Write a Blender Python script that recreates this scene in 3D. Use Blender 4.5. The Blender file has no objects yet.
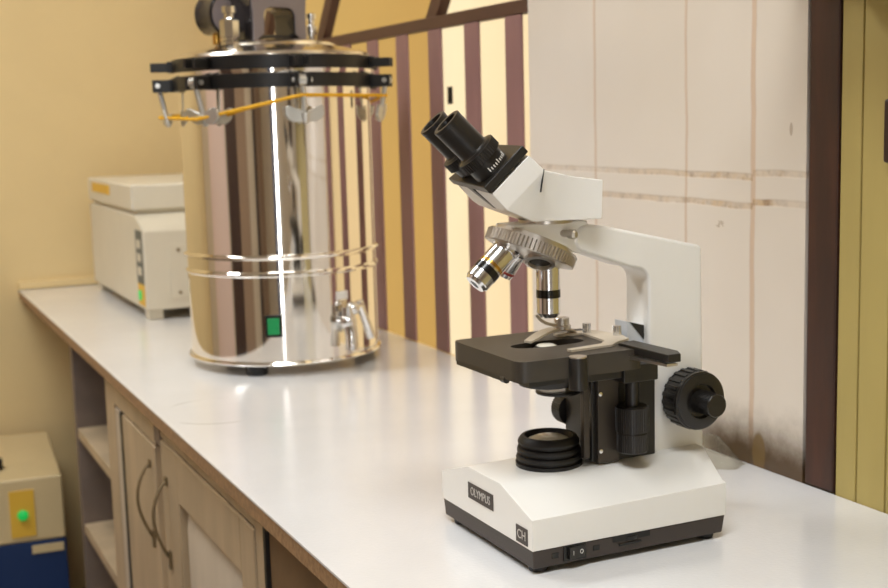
import bpy, bmesh, math, random
from mathutils import Vector, Matrix
random.seed(7)
C = bpy.context.scene.collection
sc = bpy.context.scene
H = 0.85                      # worktop height above the floor
PI = math.pi
V = Vector

# ------------------------------------------------------------------ materials
def lin(c):
    o = []
    for x in c[:3]:
        x = x / 255.0
        o.append(x / 12.92 if x <= 0.04045 else ((x + 0.055) / 1.055) ** 2.4)
    return (*o, 1.0)

class NT:
    """small helper round a node tree"""
    def __init__(s, name):
        s.m = bpy.data.materials.new(name); s.m.use_nodes = True
        s.t = s.m.node_tree; s.b = s.t.nodes['Principled BSDF']; s.out = s.t.nodes['Material Output']
    def n(s, typ, **kw):
        x = s.t.nodes.new(typ)
        for k, v in kw.items(): setattr(x, k, v)
        return x
    def l(s, a, b): s.t.links.new(a, b)
    def val(s, sock, v):
        if hasattr(v, 'is_output'): s.l(v, sock)
        else: sock.default_value = v
    def math(s, op, a, b=0.0, c=0.0, clamp=False):
        x = s.n('ShaderNodeMath', operation=op, use_clamp=clamp)
        s.val(x.inputs[0], a); s.val(x.inputs[1], b); s.val(x.inputs[2], c)
        return x.outputs[0]
    def coords(s):
        return s.n('ShaderNodeTexCoord').outputs['Object']
    def sep(s, v):
        x = s.n('ShaderNodeSeparateXYZ'); s.l(v, x.inputs[0]); return x.outputs
    def noise(s, vec, scale, detail=3.0, rough=0.5, stretch=None):
        if stretch:
            mp = s.n('ShaderNodeMapping'); mp.inputs['Scale'].default_value = stretch
            s.l(vec, mp.inputs[0]); vec = mp.outputs[0]
        x = s.n('ShaderNodeTexNoise'); s.l(vec, x.inputs['Vector'])
        x.inputs['Scale'].default_value = scale; x.inputs['Detail'].default_value = detail
        x.inputs['Roughness'].default_value = rough
        return x.outputs[0]
    def mix(s, f, a, b):
        x = s.n('ShaderNodeMix', data_type='RGBA')
        s.val(x.inputs[0], f); s.val(x.inputs[6], a); s.val(x.inputs[7], b)
        return x.outputs[2]
    def ramp(s, f, lo, hi):
        x = s.n('ShaderNodeMapRange', interpolation_type='SMOOTHSTEP')
        s.val(x.inputs[0], f); x.inputs[1].default_value = lo; x.inputs[2].default_value = hi
        return x.outputs[0]
    def line(s, co, at, w):
        """1 within w of the line co = at, smooth"""
        d = s.math('ABSOLUTE', s.math('SUBTRACT', co, at))
        x = s.n('ShaderNodeMapRange', interpolation_type='SMOOTHSTEP')
        s.l(d, x.inputs[0]); x.inputs[1].default_value = w * 0.4; x.inputs[2].default_value = w
        x.inputs[3].default_value = 1.0; x.inputs[4].default_value = 0.0
        return x.outputs[0]
    def bump(s, h, strength, dist=0.001):
        x = s.n('ShaderNodeBump'); x.inputs['Strength'].default_value = strength
        x.inputs['Distance'].default_value = dist; s.l(h, x.inputs['Height'])
        s.l(x.outputs[0], s.b.inputs['Normal'])

def mat(name, col, rough=0.5, metal=0.0, vary=0.0, vscale=8.0, bump=0.0, bscale=60.0, stretch=None,
        coat=0.0, spec=0.5, emit=None, estr=0.0, dark=None):
    t = NT(name); b = t.b
    c = lin(col)
    b.inputs['Base Color'].default_value = c
    b.inputs['Roughness'].default_value = rough; b.inputs['Metallic'].default_value = metal
    b.inputs['Specular IOR Level'].default_value = spec
    b.inputs['Coat Weight'].default_value = coat
    if vary or bump:
        v = t.coords()
    if vary:
        f = t.ramp(t.noise(v, vscale, 5.0, 0.6, stretch), 0.3, 0.7)
        d = lin(dark) if dark else tuple(x * (1 - vary) for x in c[:3]) + (1,)
        t.l(t.mix(f, d, c), b.inputs['Base Color'])
    if bump:
        t.bump(t.noise(v, bscale, 3.0, 0.5, stretch), bump)
    if emit:
        b.inputs['Emission Color'].default_value = lin(emit); b.inputs['Emission Strength'].default_value = estr
    return t.m

M = {}
M['enamel'] = mat('cream_white_enamel', (236, 233, 226), 0.32, vary=0.02, bump=0.08, bscale=900, coat=0.15)
M['black_paint'] = mat('black_satin_paint', (34, 31, 27), 0.36, bump=0.05, bscale=900)
M['black_tray'] = mat('black_textured_plastic', (62, 53, 47), 0.5, bump=0.1, bscale=1500)
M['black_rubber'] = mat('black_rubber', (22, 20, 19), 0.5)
M['black_knob'] = mat('black_knob_plastic', (34, 31, 28), 0.3)
M['black_gloss'] = mat('black_gloss', (18, 17, 16), 0.22)
M['stage_top'] = mat('stage_black', (58, 52, 44), 0.42, bump=0.05, bscale=800)
M['steel'] = mat('chrome_steel', (232, 232, 233), 0.17, 1.0)
M['satin_steel'] = mat('satin_steel', (205, 198, 188), 0.33, 1.0)
M['tan_steel'] = mat('matt_nickel', (206, 194, 174), 0.42, 0.25)
M['gold'] = mat('gold_ring', (214, 168, 84), 0.25, 1.0)
M['red'] = mat('red_ring', (170, 60, 50), 0.4)
M['lens'] = mat('lens_glass', (225, 220, 205), 0.08, spec=0.9)
M['lens_dark'] = mat('dark_bore', (8, 8, 8), 0.3)
M['white_print'] = mat('white_print', (225, 222, 215), 0.5)
M['pale_print'] = mat('pale_print', (190, 184, 176), 0.5)
M['pale_grey'] = mat('pale_grey_metal', (196, 199, 203), 0.35)
M['rail_grey'] = mat('rail_highlight_black', (66, 59, 52), 0.35, 0.3)  # lighter black stands in for the highlight on the slide rail
M['sheen_front'] = mat('handle_front_sheen', (128, 118, 118), 0.3)  # black bakelite greyed to hold the reflection on its front
M['grey_print'] = mat('grey_print', (95, 88, 82), 0.5)
M['tank'] = mat('polished_stainless', (238, 233, 225), 0.07, 1.0, bump=0.02, bscale=6, stretch=(1, 1, .2))
M['tank_rim'] = mat('brushed_stainless', (225, 216, 202), 0.2, 1.0)
M['chrome'] = mat('chrome_fitting', (225, 224, 222), 0.12, 1.0)
M['zinc'] = mat('zinc_plated', (205, 204, 198), 0.3, 0.8)
M['black_iron'] = mat('black_clamp_iron', (24, 22, 20), 0.38, vary=0.2, vscale=30)
M['bakelite'] = mat('black_bakelite', (36, 32, 33), 0.25, coat=0.6)
M['dial'] = mat('grey_dial', (150, 138, 138), 0.35)
M['green'] = mat('green_rocker', (6, 128, 70), 0.3, emit=(10, 170, 80), estr=0.08)
M['yellow_cord'] = mat('yellow_elastic', (230, 172, 16), 0.55)
M['bath'] = mat('beige_painted_steel', (214, 206, 186), 0.42, vary=0.04)
M['yellow_plate'] = mat('yellow_label', (222, 176, 56), 0.5)
M['panel_grey'] = mat('grey_control_strip', (92, 96, 92), 0.5)
M['beige_panel'] = mat('beige_steel_panel', (206, 184, 138), 0.5, vary=0.05)
M['navy'] = mat('navy_painted_steel', (2, 40, 86), 0.45)
M['green_lamp'] = mat('green_pilot_lamp', (20, 140, 70), 0.3, emit=(40, 220, 90), estr=.3)
M['board'] = mat('chipboard_edge', (168, 132, 92), 0.8, vary=0.35, vscale=140, bump=0.4, bscale=300)
M['cabinet'] = mat('painted_cabinet_wood', (192, 170, 138), 0.5, vary=0.22, vscale=11, stretch=(1, 1, .25), bump=0.1, bscale=80)
M['cabinet_pale'] = mat('worn_pale_paint', (200, 186, 166), 0.5, vary=0.14, vscale=14, stretch=(1, 1, .2))
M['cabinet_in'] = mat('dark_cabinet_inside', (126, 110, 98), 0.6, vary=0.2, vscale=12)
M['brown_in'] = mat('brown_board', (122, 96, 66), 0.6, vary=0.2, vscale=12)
M['handle'] = mat('dull_pull_metal', (138, 122, 94), 0.4, 0.7)
M['slat'] = mat('purple_brown_paint', (142, 104, 100), 0.5, vary=0.14, vscale=16, stretch=(1, 1, .2), bump=0.1, bscale=90)
M['rail'] = mat('dark_brown_paint', (82, 52, 38), 0.5, vary=0.15, vscale=16)
M['mullion'] = mat('dark_red_brown_paint', (74, 40, 26), 0.45, vary=0.3, vscale=22, stretch=(1, 1, .15), dark=(50, 28, 20), bump=0.15, bscale=120)
M['plank'] = mat('mustard_painted_plank', (180, 160, 94), 0.5, vary=0.16, vscale=7, stretch=(1, 1, .2), bump=0.1, bscale=60)
M['plaster'] = mat('yellow_plaster', (222, 197, 144), 0.7, vary=0.05, vscale=3, bump=0.12, bscale=40)
M['cream_out'] = mat('cream_outer_paint', (220, 203, 166), 0.8, vary=0.03, vscale=2)
M['plaster_out'] = mat('golden_outer_paint', (170, 131, 52), 0.8, vary=0.05, vscale=2)
M['room_brown'] = mat('brown_curtain', (158, 132, 108), 0.8)
M['room_wall'] = mat('beige_room_paint', (206, 190, 166), 0.7, vary=0.04, vscale=3)
M['ceiling'] = mat('ceiling_white', (228, 224, 216), 0.8, vary=0.03)
M['floor'] = mat('grey_floor', (120, 108, 94), 0.5, vary=0.12, vscale=4)
M['dark_door'] = mat('dark_door_wood', (74, 54, 46), 0.45, vary=0.2, vscale=9, stretch=(1, 1, .2))
M['pink_paint'] = mat('pinkish_paint', (224, 200, 190), 0.5)
M['blue_cloth'] = mat('navy_cloth', (28, 34, 84), 0.8)
M['lamp_white'] = mat('lamp_housing', (230, 228, 220), 0.5)

def worktop_mat():
    t = NT('white_laminate'); v = t.coords()
    f = t.ramp(t.noise(v, 3.5, 5.0, 0.6), 0.3, 0.75)
    c = t.mix(f, lin((222, 221, 220)), lin((230, 229, 228)))
    # a few pencil-like scuffs and a ring left by a pot
    s = t.sep(v)
    dx = t.math('SUBTRACT', s[0], 0.088); dy = t.math('SUBTRACT', s[1], 1.62)
    r = t.math('SQRT', t.math('ADD', t.math('MULTIPLY', dx, dx), t.math('MULTIPLY', dy, dy)))
    ring = t.math('MULTIPLY', t.line(r, 0.085, 0.004), t.ramp(t.noise(v, 9, 2), 0.5, 0.62))
    scr = t.ramp(t.noise(v, 26, 4.0, 0.6, (1.0, .12, 1)), 0.71, 0.78)
    f2 = t.math('MULTIPLY', t.math('MAXIMUM', ring, t.math('MULTIPLY', scr, 0.5)), 0.35)
    t.l(t.mix(f2, c, lin((150, 140, 130))), t.b.inputs['Base Color'])
    t.b.inputs['Roughness'].default_value = 0.21
    t.b.inputs['Specular IOR Level'].default_value = 0.6
    t.b.inputs['Coat Weight'].default_value = 0.5; t.b.inputs['Coat Roughness'].default_value = 0.2
    t.bump(t.noise(v, 230, 2.0, 0.5), 0.2, 0.001)
    return t.m
M['worktop'] = worktop_mat()

GROUT_Y = (1.334, 1.1205, 0.9905)
GROUT_Z = (0.345, 0.311, 0.72, -0.06)
def tile_mat():
    t = NT('glazed_wall_tile'); v = t.coords(); s = t.sep(v)
    wob = t.math('MULTIPLY', t.math('SUBTRACT', t.noise(v, 14, 3), 0.5), 0.006)
    y = t.math('ADD', s[1], wob); z = t.math('ADD', s[2], wob)
    thin = t.math('MAXIMUM', t.line(y, GROUT_Y[0], 0.004), t.line(y, GROUT_Y[1], 0.0035))
    vert = t.math('MAXIMUM', t.math('MULTIPLY', thin, 0.75), t.math('MULTIPLY', t.line(y, GROUT_Y[2], 0.006), 0.9))
    hor = None
    # the narrow last column of tiles is laid 4 mm off the others
    step = t.math('MULTIPLY', t.math('LESS_THAN', s[1], GROUT_Y[2]), 0.005)
    zz = t.math('SUBTRACT', z, step)
    for g in GROUT_Z:
        q = t.line(zz, g, 0.0055); hor = q if hor is None else t.math('MAXIMUM', hor, q)
    stain = t.ramp(t.noise(v, 11, 4, 0.7), 0.38, 0.62)
    hfac = t.math('MULTIPLY', hor, t.math('ADD', 0.25, t.math('MULTIPLY', stain, 0.6)))
    hfac = t.math('MULTIPLY', hfac, t.math('SUBTRACT', 1.0, t.math('MULTIPLY', t.ramp(s[1], 1.05, 1.2), 0.45)))
    base = t.mix(t.ramp(t.noise(v, 2.5, 3), 0.3, 0.7), lin((214, 203, 188)), lin((222, 212, 199)))
    c = t.mix(vert, base, lin((204, 178, 154)))
    c = t.mix(hfac, c, t.mix(t.ramp(t.noise(v, 70, 3), 0.4, 0.7), lin((196, 166, 128)), lin((138, 106, 74))))
    # mould creeping up from the worktop, worst near the frame
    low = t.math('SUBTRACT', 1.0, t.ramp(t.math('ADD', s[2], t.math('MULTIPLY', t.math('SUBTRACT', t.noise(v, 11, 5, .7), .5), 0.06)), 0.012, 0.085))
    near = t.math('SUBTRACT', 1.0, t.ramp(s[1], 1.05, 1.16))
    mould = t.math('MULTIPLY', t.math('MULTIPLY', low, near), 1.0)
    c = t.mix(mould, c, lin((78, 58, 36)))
    # olive blotch beside the last grout line, and two small smudges
    def blot(cy, cz, ry, rz, k):
        a = t.math('DIVIDE', t.math('SUBTRACT', s[1], cy), ry); b = t.math('DIVIDE', t.math('SUBTRACT', s[2], cz), rz)
        d = t.math('ADD', t.math('MULTIPLY', a, a), t.math('MULTIPLY', b, b))
        return t.math('MULTIPLY', t.math('SUBTRACT', 1.0, t.ramp(d, 0.6, 1.1)), k)
    c = t.mix(blot(0.9765, 0.017, 0.013, 0.027, 0.8), c, lin((108, 84, 44)))
    c = t.mix(blot(1.052, 0.286, 0.010, 0.005, t.math('MULTIPLY', t.ramp(t.noise(v, 220, 2), .45, .55), .5)), c, lin((150, 128, 100)))
    c = t.mix(blot(0.925, 0.40, 0.003, 0.008, 0.5), c, lin((140, 116, 92)))
    c = t.mix(t.math('MULTIPLY', t.ramp(t.noise(v, 6, 5, .7, (1, 1, .35)), 0.66, 0.74), 0.25), c, lin((150, 124, 96)))
    t.l(c, t.b.inputs['Base Color'])
    t.b.inputs['Roughness'].default_value = 0.22
    hgt = t.math('SUBTRACT', t.math('MULTIPLY', t.noise(v, 7, 2), 0.6), t.math('MAXIMUM', vert, hor))
    t.bump(hgt, 0.25, 0.002)
    return t.m
M['tile'] = tile_mat()

def clear_mat():
    t = NT('clear_plastic_film')
    g = t.n('ShaderNodeBsdfGlossy'); g.inputs['Roughness'].default_value = 0.1
    tr = t.n('ShaderNodeBsdfTransparent'); tr.inputs[0].default_value = (0.93, 0.92, 0.88, 1)
    fr = t.n('ShaderNodeLayerWeight'); fr.inputs[0].default_value = 0.06
    mx = t.n('ShaderNodeMixShader')
    t.l(fr.outputs['Facing'], mx.inputs[0]); t.l(tr.outputs[0], mx.inputs[1]); t.l(g.outputs[0], mx.inputs[2])
    t.l(mx.outputs[0], t.out.inputs[0])
    return t.m
M['clear'] = clear_mat()

# ------------------------------------------------------------------ mesh builder
def align(p, d, up=None):
    """matrix that puts the local z axis along d at p"""
    d = V(d).normalized()
    q = d.to_track_quat('Z', 'Y')
    return Matrix.Translation(V(p)) @ q.to_matrix().to_4x4()

class MB:
    def __init__(s): s.v = []; s.f = []; s.mi = []; s.m = 0; s.M = Matrix.Identity(4)
    def add(s, vs, fs):
        n = len(s.v)
        s.v += [s.M @ V(p) for p in vs]
        for f in fs: s.f.append([i + n for i in f]); s.mi.append(s.m)
        return s
    def box(s, x0, x1, y0, y1, z0, z1):
        vs = [(x, y, z) for z in (z0, z1) for y in (y0, y1) for x in (x0, x1)]
        return s.add(vs, [(0, 2, 3, 1), (4, 5, 7, 6), (0, 1, 5, 4), (2, 6, 7, 3), (0, 4, 6, 2), (1, 3, 7, 5)])
    def loft(s, rings, cap=True):
        n = len(rings[0]); vs = [p for r in rings for p in r]; fs = []
        for k in range(len(rings) - 1):
            for i in range(n):
                j = (i + 1) % n
                fs.append((k * n + i, k * n + j, (k + 1) * n + j, (k + 1) * n + i))
        if cap:
            fs.append(tuple(range(n))[::-1]); fs.append(tuple((len(rings) - 1) * n + i for i in range(n)))
        return s.add(vs, fs)
    def prism(s, poly, t0, t1, fn):
        return s.loft([[fn(a, b, t) for a, b in poly] for t in (t0, t1)])
    def lathe(s, prof, seg=48, mats=None):
        """prof: (r, h) from one end to the other; r = 0 closes it"""
        old = s.m
        for k in range(len(prof) - 1):
            (r0, h0), (r1, h1) = prof[k], prof[k + 1]
            if mats: s.m = mats[k]
            R = [[(r * math.cos(2 * PI * i / seg), r * math.sin(2 * PI * i / seg), h) for i in range(seg)] for r, h in ((r0, h0), (r1, h1))]
            if r0 == 0 and r1 == 0: continue
            if r0 == 0: s.add([(0, 0, h0)] + R[1], [(0, 1 + i, 1 + (i + 1) % seg) for i in range(seg)])
            elif r1 == 0: s.add([(0, 0, h1)] + R[0], [(0, 1 + (i + 1) % seg, 1 + i) for i in range(seg)])
            else: s.loft(R, cap=False)
        s.m = old
        return s
    def gear(s, r0, r1, h0, h1, n, duty=0.5, cap=True):
        pts = []
        for i in range(n):
            a0 = 2 * PI * i / n; w = 2 * PI / n
            for k, r in ((0.0, r0), (duty * 0.5 - .06, r0), (duty * 0.5, r1), (duty * 0.5 + .5 - .06, r1)):
                a = a0 + w * k * 1.0
                pts.append((r * math.cos(a), r * math.sin(a)))
        return s.loft([[(x, y, h) for x, y in pts] for h in (h0, h1)], cap)
    def cyl(s, p0, p1, r, seg=24, r1=None):
        old = s.M; p0 = V(p0); p1 = V(p1)
        s.M = old @ align(p0, p1 - p0)
        L = (p1 - p0).length
        s.lathe([(0, 0), (r, 0), (r if r1 is None else r1, L), (0, L)], seg)
        s.M = old
        return s
    def tube(s, pts, r, seg=10, closed=False):
        pts = [V(p) for p in pts]; n = len(pts); rings = []
        ref = V((0, 0, 1))
        for i, p in enumerate(pts):
            a = pts[(i - 1) % n] if (closed or i > 0) else p
            b = pts[(i + 1) % n] if (closed or i < n - 1) else p
            d = (b - a).normalized()
            if abs(d.dot(ref)) > 0.95: ref = V((1, 0, 0))
            u = d.cross(ref).normalized(); w = u.cross(d); ref = w
            rr = r[i] if isinstance(r, (list, tuple)) else r
            rings.append([p + u * rr * math.cos(2 * PI * k / seg) + w * rr * math.sin(2 * PI * k / seg) for k in range(seg)])
        if closed: rings.append(rings[0])
        return s.loft(rings, cap=not closed)
    def ball(s, c, r, seg=16, sq=(1, 1, 1)):
        old = s.M; s.M = old @ Matrix.Translation(V(c)) @ Matrix.Diagonal((*sq, 1))
        k = seg // 2
        s.lathe([(r * math.sin(PI * i / k) if 0 < i < k else 0, -r * math.cos(PI * i / k)) for i in range(k + 1)], seg)
        s.M = old
        return s
    def build(s, name, mats, parent=None, bevel=0.0, bseg=2, angle=35, loc=None, weld=True):
        if not isinstance(mats, (list, tuple)): mats = [mats]
        me = bpy.data.meshes.new(name)
        me.from_pydata([tuple(p) for p in s.v], [], s.f)
        for x in mats: me.materials.append(M[x] if isinstance(x, str) else x)
        for p, i in zip(me.polygons, s.mi): p.material_index = i
        bm = bmesh.new(); bm.from_mesh(me)
        if weld: bmesh.ops.remove_doubles(bm, verts=bm.verts, dist=1e-6)
        bmesh.ops.recalc_face_normals(bm, faces=bm.faces)
        bm.to_mesh(me); bm.free()
        me.shade_smooth()
        me.set_sharp_from_angle(angle=math.radians(angle))
        o = bpy.data.objects.new(name, me); C.objects.link(o)
        if parent is not None: o.parent = parent
        if loc is not None: o.location = loc
        if bevel:
            b = o.modifiers.new('bevel', 'BEVEL'); b.width = bevel; b.segments = bseg
            b.limit_method = 'ANGLE'; b.angle_limit = math.radians(30); b.harden_normals = True
        return o

def tag(o, label=None, cat=None, group=None, kind=None):
    if label: o['label'] = label
    if cat: o['category'] = cat
    if group: o['group'] = group
    if kind: o['kind'] = kind
    return o
def thing(name, loc, label, cat, group=None):
    o = bpy.data.objects.new(name, None); o.empty_display_size = 0.05
    C.objects.link(o); o.location = loc
    return tag(o, label, cat, group)
def copy_tree(o, parent):
    c = o.copy(); C.objects.link(c); c.parent = parent
    for ch in o.children: copy_tree(ch, c)
    return c
def struct(o): o['kind'] = 'structure'; return o
def lettering(name, text, size, mtx, material, parent, sx=1.0, depth=0.0002, bold=0.0):
    cu = bpy.data.curves.new(name, 'FONT'); cu.body = text; cu.size = size
    cu.align_x = 'CENTER'; cu.align_y = 'CENTER'; cu.extrude = depth; cu.offset = bold
    to = bpy.data.objects.new(name + '_tmp', cu); C.objects.link(to)
    bpy.context.view_layer.update()
    me = bpy.data.meshes.new_from_object(to.evaluated_get(bpy.context.evaluated_depsgraph_get()))
    bpy.data.objects.remove(to); me.name = name
    me.transform(mtx @ Matrix.Diagonal((sx, 1, 1, 1)))
    me.materials.clear(); me.materials.append(M[material])
    o = bpy.data.objects.new(name, me); C.objects.link(o); o.parent = parent
    return o

# ================================================================== THE ROOM
WX = 0.5706                    # plane of the right-hand wall
FAR = 3.30
LX, NY, TOPZ = -2.6, -2.3, 2.75
struct(MB().box(LX, WX + .12, NY, FAR, -0.05, 0).build('floor', 'floor'))
LAMPS = ((-.35, .1, 1.2, .5, 24), (-.9, 2.1, 1.2, .4, 22))
cl = MB(); cl.box(LX - .1, WX + .16, NY - .1, FAR + .1, TOPZ, TOPZ + .08)
for lx, ly, sx, sy, _ in LAMPS: cl.box(lx - sx / 2 - .03, lx + sx / 2 + .03, ly - sy / 2 - .03, ly + sy / 2 + .03, TOPZ - .05, TOPZ)
struct(cl.build('ceiling', 'ceiling', weld=False))
struct(MB().box(LX, WX + .12, FAR, FAR + .1, 0, TOPZ).build('wall_far', 'plaster'))
wl = MB(); wl.box(LX - .1, LX, NY, FAR + .1, 0, TOPZ)
struct(wl.build('wall_left', 'room_wall'))
# the wall behind the camera, with a tall bright doorway left ajar
dx0, dx1 = -1.26, -1.16
wn = MB(); wn.box(LX, dx0, NY - .1, NY, 0, TOPZ).box(dx1, WX + .12, NY - .1, NY, 0, TOPZ).box(dx0, dx1, NY - .1, NY, 2.1, TOPZ)
struct(wn.build('wall_near', 'room_wall'))
# tiled pier between grille and frame; object origin at worktop height so the material reads heights above it
struct(MB().box(WX, WX + .12, 0.90, 1.522, -H, TOPZ - H).build('wall_right', 'tile', loc=(0, 0, H)))
wr = MB()
wr.box(WX, WX + .008, 1.522, FAR, 0, H - .001)                 # below the grille
wr.box(WX, WX + .12, 3.0, FAR, H - .001, TOPZ)                # beyond it
wr.box(WX, WX + .12, 1.522, 3.0, 2.3, TOPZ)                   # above it
wr.box(WX + .02, WX + .12, NY, 0.90, 0, H - .03)              # under the plank door's sill
wr.box(WX, WX + .12, NY, 0.84, 1.75, TOPZ)
struct(wr.build('wall_right_plaster', 'plaster'))
struct(MB().box(WX - .001, WX + .10, 0.850, 0.8950, 0.0015, 1.6).build('trim_1', 'mullion', bevel=.002, loc=(0, 0, H)))
struct(MB().box(WX - .05, WX + .10, -1.0, 0.842, 0.556, 0.62).box(WX-.11, WX, -1.0, .842, .556, .64).box(WX-.03, WX+.10, .842, .8985, 0.556, .62).build('trim_2', 'mullion', loc=(0, 0, H), bevel=.002))
# yellow plank door to the right of the frame
door = MB()
edges = [0.8485, 0.8165, 0.7745, 0.735, 0.69, 0.64, 0.58, 0.50, 0.40, 0.30]
for a, b in zip(edges[:-1], edges[1:]):
    door.box(WX + .0008, WX + .03, b + .0012, a - .0012, -0.03, 0.90)
door.box(WX + .006, WX + .03, 0.30, 0.849, -0.03, 0.90)
door.box(WX + .003, WX + .03, -2.2, .2988, .002, .90)
d1 = struct(door.build('door_1', 'plank', loc=(0, 0, H), bevel=.001))
MB().box(WX - .010, WX + .003, 0.745, 0.7765, 0.366, 0.43).build('door_handle', 'mullion', d1, bevel=.003)
# skirting of plaster edge at the far end of the worktop
struct(MB().box(0.0, WX, FAR - .012, FAR, 0.001, 0.022).build('trim_3', 'plaster', loc=(0, 0, H), bevel=.003))

# things of the room behind the camera that the polished tank mirrors
struct(MB().box(LX, LX + .04, .62, 1.36, 0, 2.3).build('door_2', 'dark_door', bevel=.004))
struct(MB().box(LX, LX + .05, 1.45, 2.65, 0, 2.6).build('trim_4', 'pink_paint', bevel=.004))
struct(MB().box(LX, LX + .04, -0.22, 0.60, 0, 2.3).build('trim_7', 'room_brown', bevel=.004))
struct(MB().box(LX, LX + .04, -1.25, -0.95, 0, 2.3).build('door_3', 'dark_door', bevel=.004))
struct(MB().box(LX, LX + .04, -2.1, -1.28, 0, 2.3).build('trim_8', 'room_brown', bevel=.004))
struct(MB().box(dx0 - .36, dx0 - .02, NY, NY + .05, 0.02, 2.4).build('trim_5', 'blue_cloth'))
struct(MB().box(0.05, 0.30, NY, NY + .04, 0, 2.4).build('trim_6', 'dark_door'))

# outside, beyond the grille
struct(MB().box(1.30, 1.40, 0.6, 3.40, -.3, 4.2).build('wall_outside', 'cream_out'))
struct(MB().box(1.30, 1.40, 3.40, 7.0, -.3, 4.2).build('wall_outside_far', 'plaster_out'))
struct(MB().box(WX + .12, 1.30, 0.6, 7.0, -.35, -.3).build('ground_outside', 'floor'))

# ================================================================== WORKTOP AND CABINET
wt = thing('worktop', (0, 0, H), 'long white laminate worktop with raw chipboard front edge under the microscope', 'worktop')
Y0 = -0.9
tp = MB(); tp.box(0.0, WX, Y0, FAR - .001, -0.0035, 0.0)
tp.build('laminate_sheet', 'worktop', wt, bevel=.0008)
ed = MB(); ed.box(0.001, WX, Y0, FAR - .001, -0.022, -0.0036)
ed.build('chipboard_core', 'board', wt)

cab = thing('base_cabinet', (0, 0, 0), 'painted wooden base cabinet with doors and open shelves under the white worktop', 'cabinet')
CT = H - .0250                     # cabinet top
FX = 0.02                          # front plane
body = MB()
body.box(FX, WX - .01, 2.57, 2.60, 0.0, CT)             # far side panel
body.box(FX + .02, WX - .01, 2.175, 2.195, 0.08, CT)     # divider
body.box(FX + .02, WX - .01, 1.19, 1.215, 0.08, CT)
body.box(FX, WX - .01, 0.0, 0.03, 0.0, CT)
body.box(WX - .03, WX - .01, 0.03, 2.57, 0.0, CT)        # back
body.box(FX + .04, WX - .03, 0.03, 2.57, 0.0, 0.08)      # plinth
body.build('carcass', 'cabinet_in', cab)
fr = MB()
fr.box(FX, FX + .022, 2.10, 2.19, 0.0, CT)               # stile beside the shelves
fr.box(FX, FX + .022, 1.765, 2.10, CT - .052, CT)           # rail above first door
fr.box(FX, FX + .022, 1.19, 1.222, 0.0, CT)
fr.box(FX, FX + .022, 1.222, 1.725, CT - .03, CT)
fr.box(FX + .012, FX + .03, 1.725, 1.765, 0.0, CT)
fr.box(FX, FX + .022, 1.19, 2.10, 0.0, .09)
fr.build('face_frame', 'cabinet', cab, bevel=.002)
for z in (H - .245, H - .46, H-.66):
    MB().box(FX + .002, WX - .03, 2.195, 2.57, z, z + .022).build('shelf', 'cabinet', cab, bevel=.001)
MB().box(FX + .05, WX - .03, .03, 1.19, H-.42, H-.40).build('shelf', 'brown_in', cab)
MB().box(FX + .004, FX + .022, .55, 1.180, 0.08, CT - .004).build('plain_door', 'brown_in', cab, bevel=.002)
def cab_door(y0, y1, hy, z1, s0=.055, s1=.055, panel=True):
    d = MB(); z0 = .1; s = .055
    if panel:
        d.box(FX - .002, FX + .02, y0, y0 + s0, z0, z1).box(FX - .002, FX + .02, y1 - s1, y1, z0, z1)
        d.box(FX - .002, FX + .02, y0 + s0, y1 - s1, z0, z0 + s).box(FX - .002, FX + .02, y0 + s0, y1 - s1, z1 - s - .02, z1)
    else: d.box(FX - .002, FX + .02, y0, y1, z0, z1)
    dr = d.build('door', 'cabinet', cab, bevel=.003)
    if panel:
        p = MB(); a, b = y0 + s0, y1 - s1; zt_ = z1 - s - .02; t = .03
        q = [(FX + .014, a, z0 + s), (FX + .014, b, z0 + s), (FX + .014, b, zt_), (FX + .014, a, zt_)]
        r = [(FX + .003, a + t, z0 + s + t), (FX + .003, b - t, z0 + s + t), (FX + .003, b - t, zt_ - t), (FX + .003, a + t, zt_ - t)]
        p.loft([q, r]); p.build('door_panel', 'cabinet_pale', dr)
    h = MB(); zt, zb = H - .115, H - .238                 # bowed wire pull
    pts = []
    for k in range(17):
        f = k / 16
        bow = math.sin(PI * f ** .85) ** 0.9
        pts.append((FX - .004 - .022 * bow, hy, zt + (zb - zt) * f))
    h.tube([(FX + .002, hy, zt)] + pts + [(FX + .002, hy, zb)], 00.0026, 8)
    h.box(FX - .006, FX - .002, hy - .006, hy + .006, zb - .016, zb + .012).box(FX - .006, FX - .002, hy - .005, hy + .005, zt - .006, zt + .006)
    h.build('pull_handle', 'handle', dr)
cab_door(1.768, 2.025, 1.800, CT - .055, panel=False)
cab_door(1.226, 1.722, 1.685, CT - .033, .060, .105)
# pale edge strip of the first door's frame; dark strips added as gap shade
MB().box(FX - .0018, FX + .010, 2.0262, 2.049, .1, CT - .056).build('gap_shade', 'black_rubber', cab)
MB().box(FX - .0005, FX + .010, 1.181, 1.1895, .02, CT - .004).build('gap_shade', 'black_rubber', cab)
MB().box(FX - .0010, FX + .010, 1.7235, 1.7665, CT - .045, CT).build('dark_filler', 'cabinet_in', cab)
MB().box(FX - .001, FX + .012, 2.052, 2.09, .1, CT - .056).build('edge_strip', 'cabinet_pale', cab)

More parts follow.
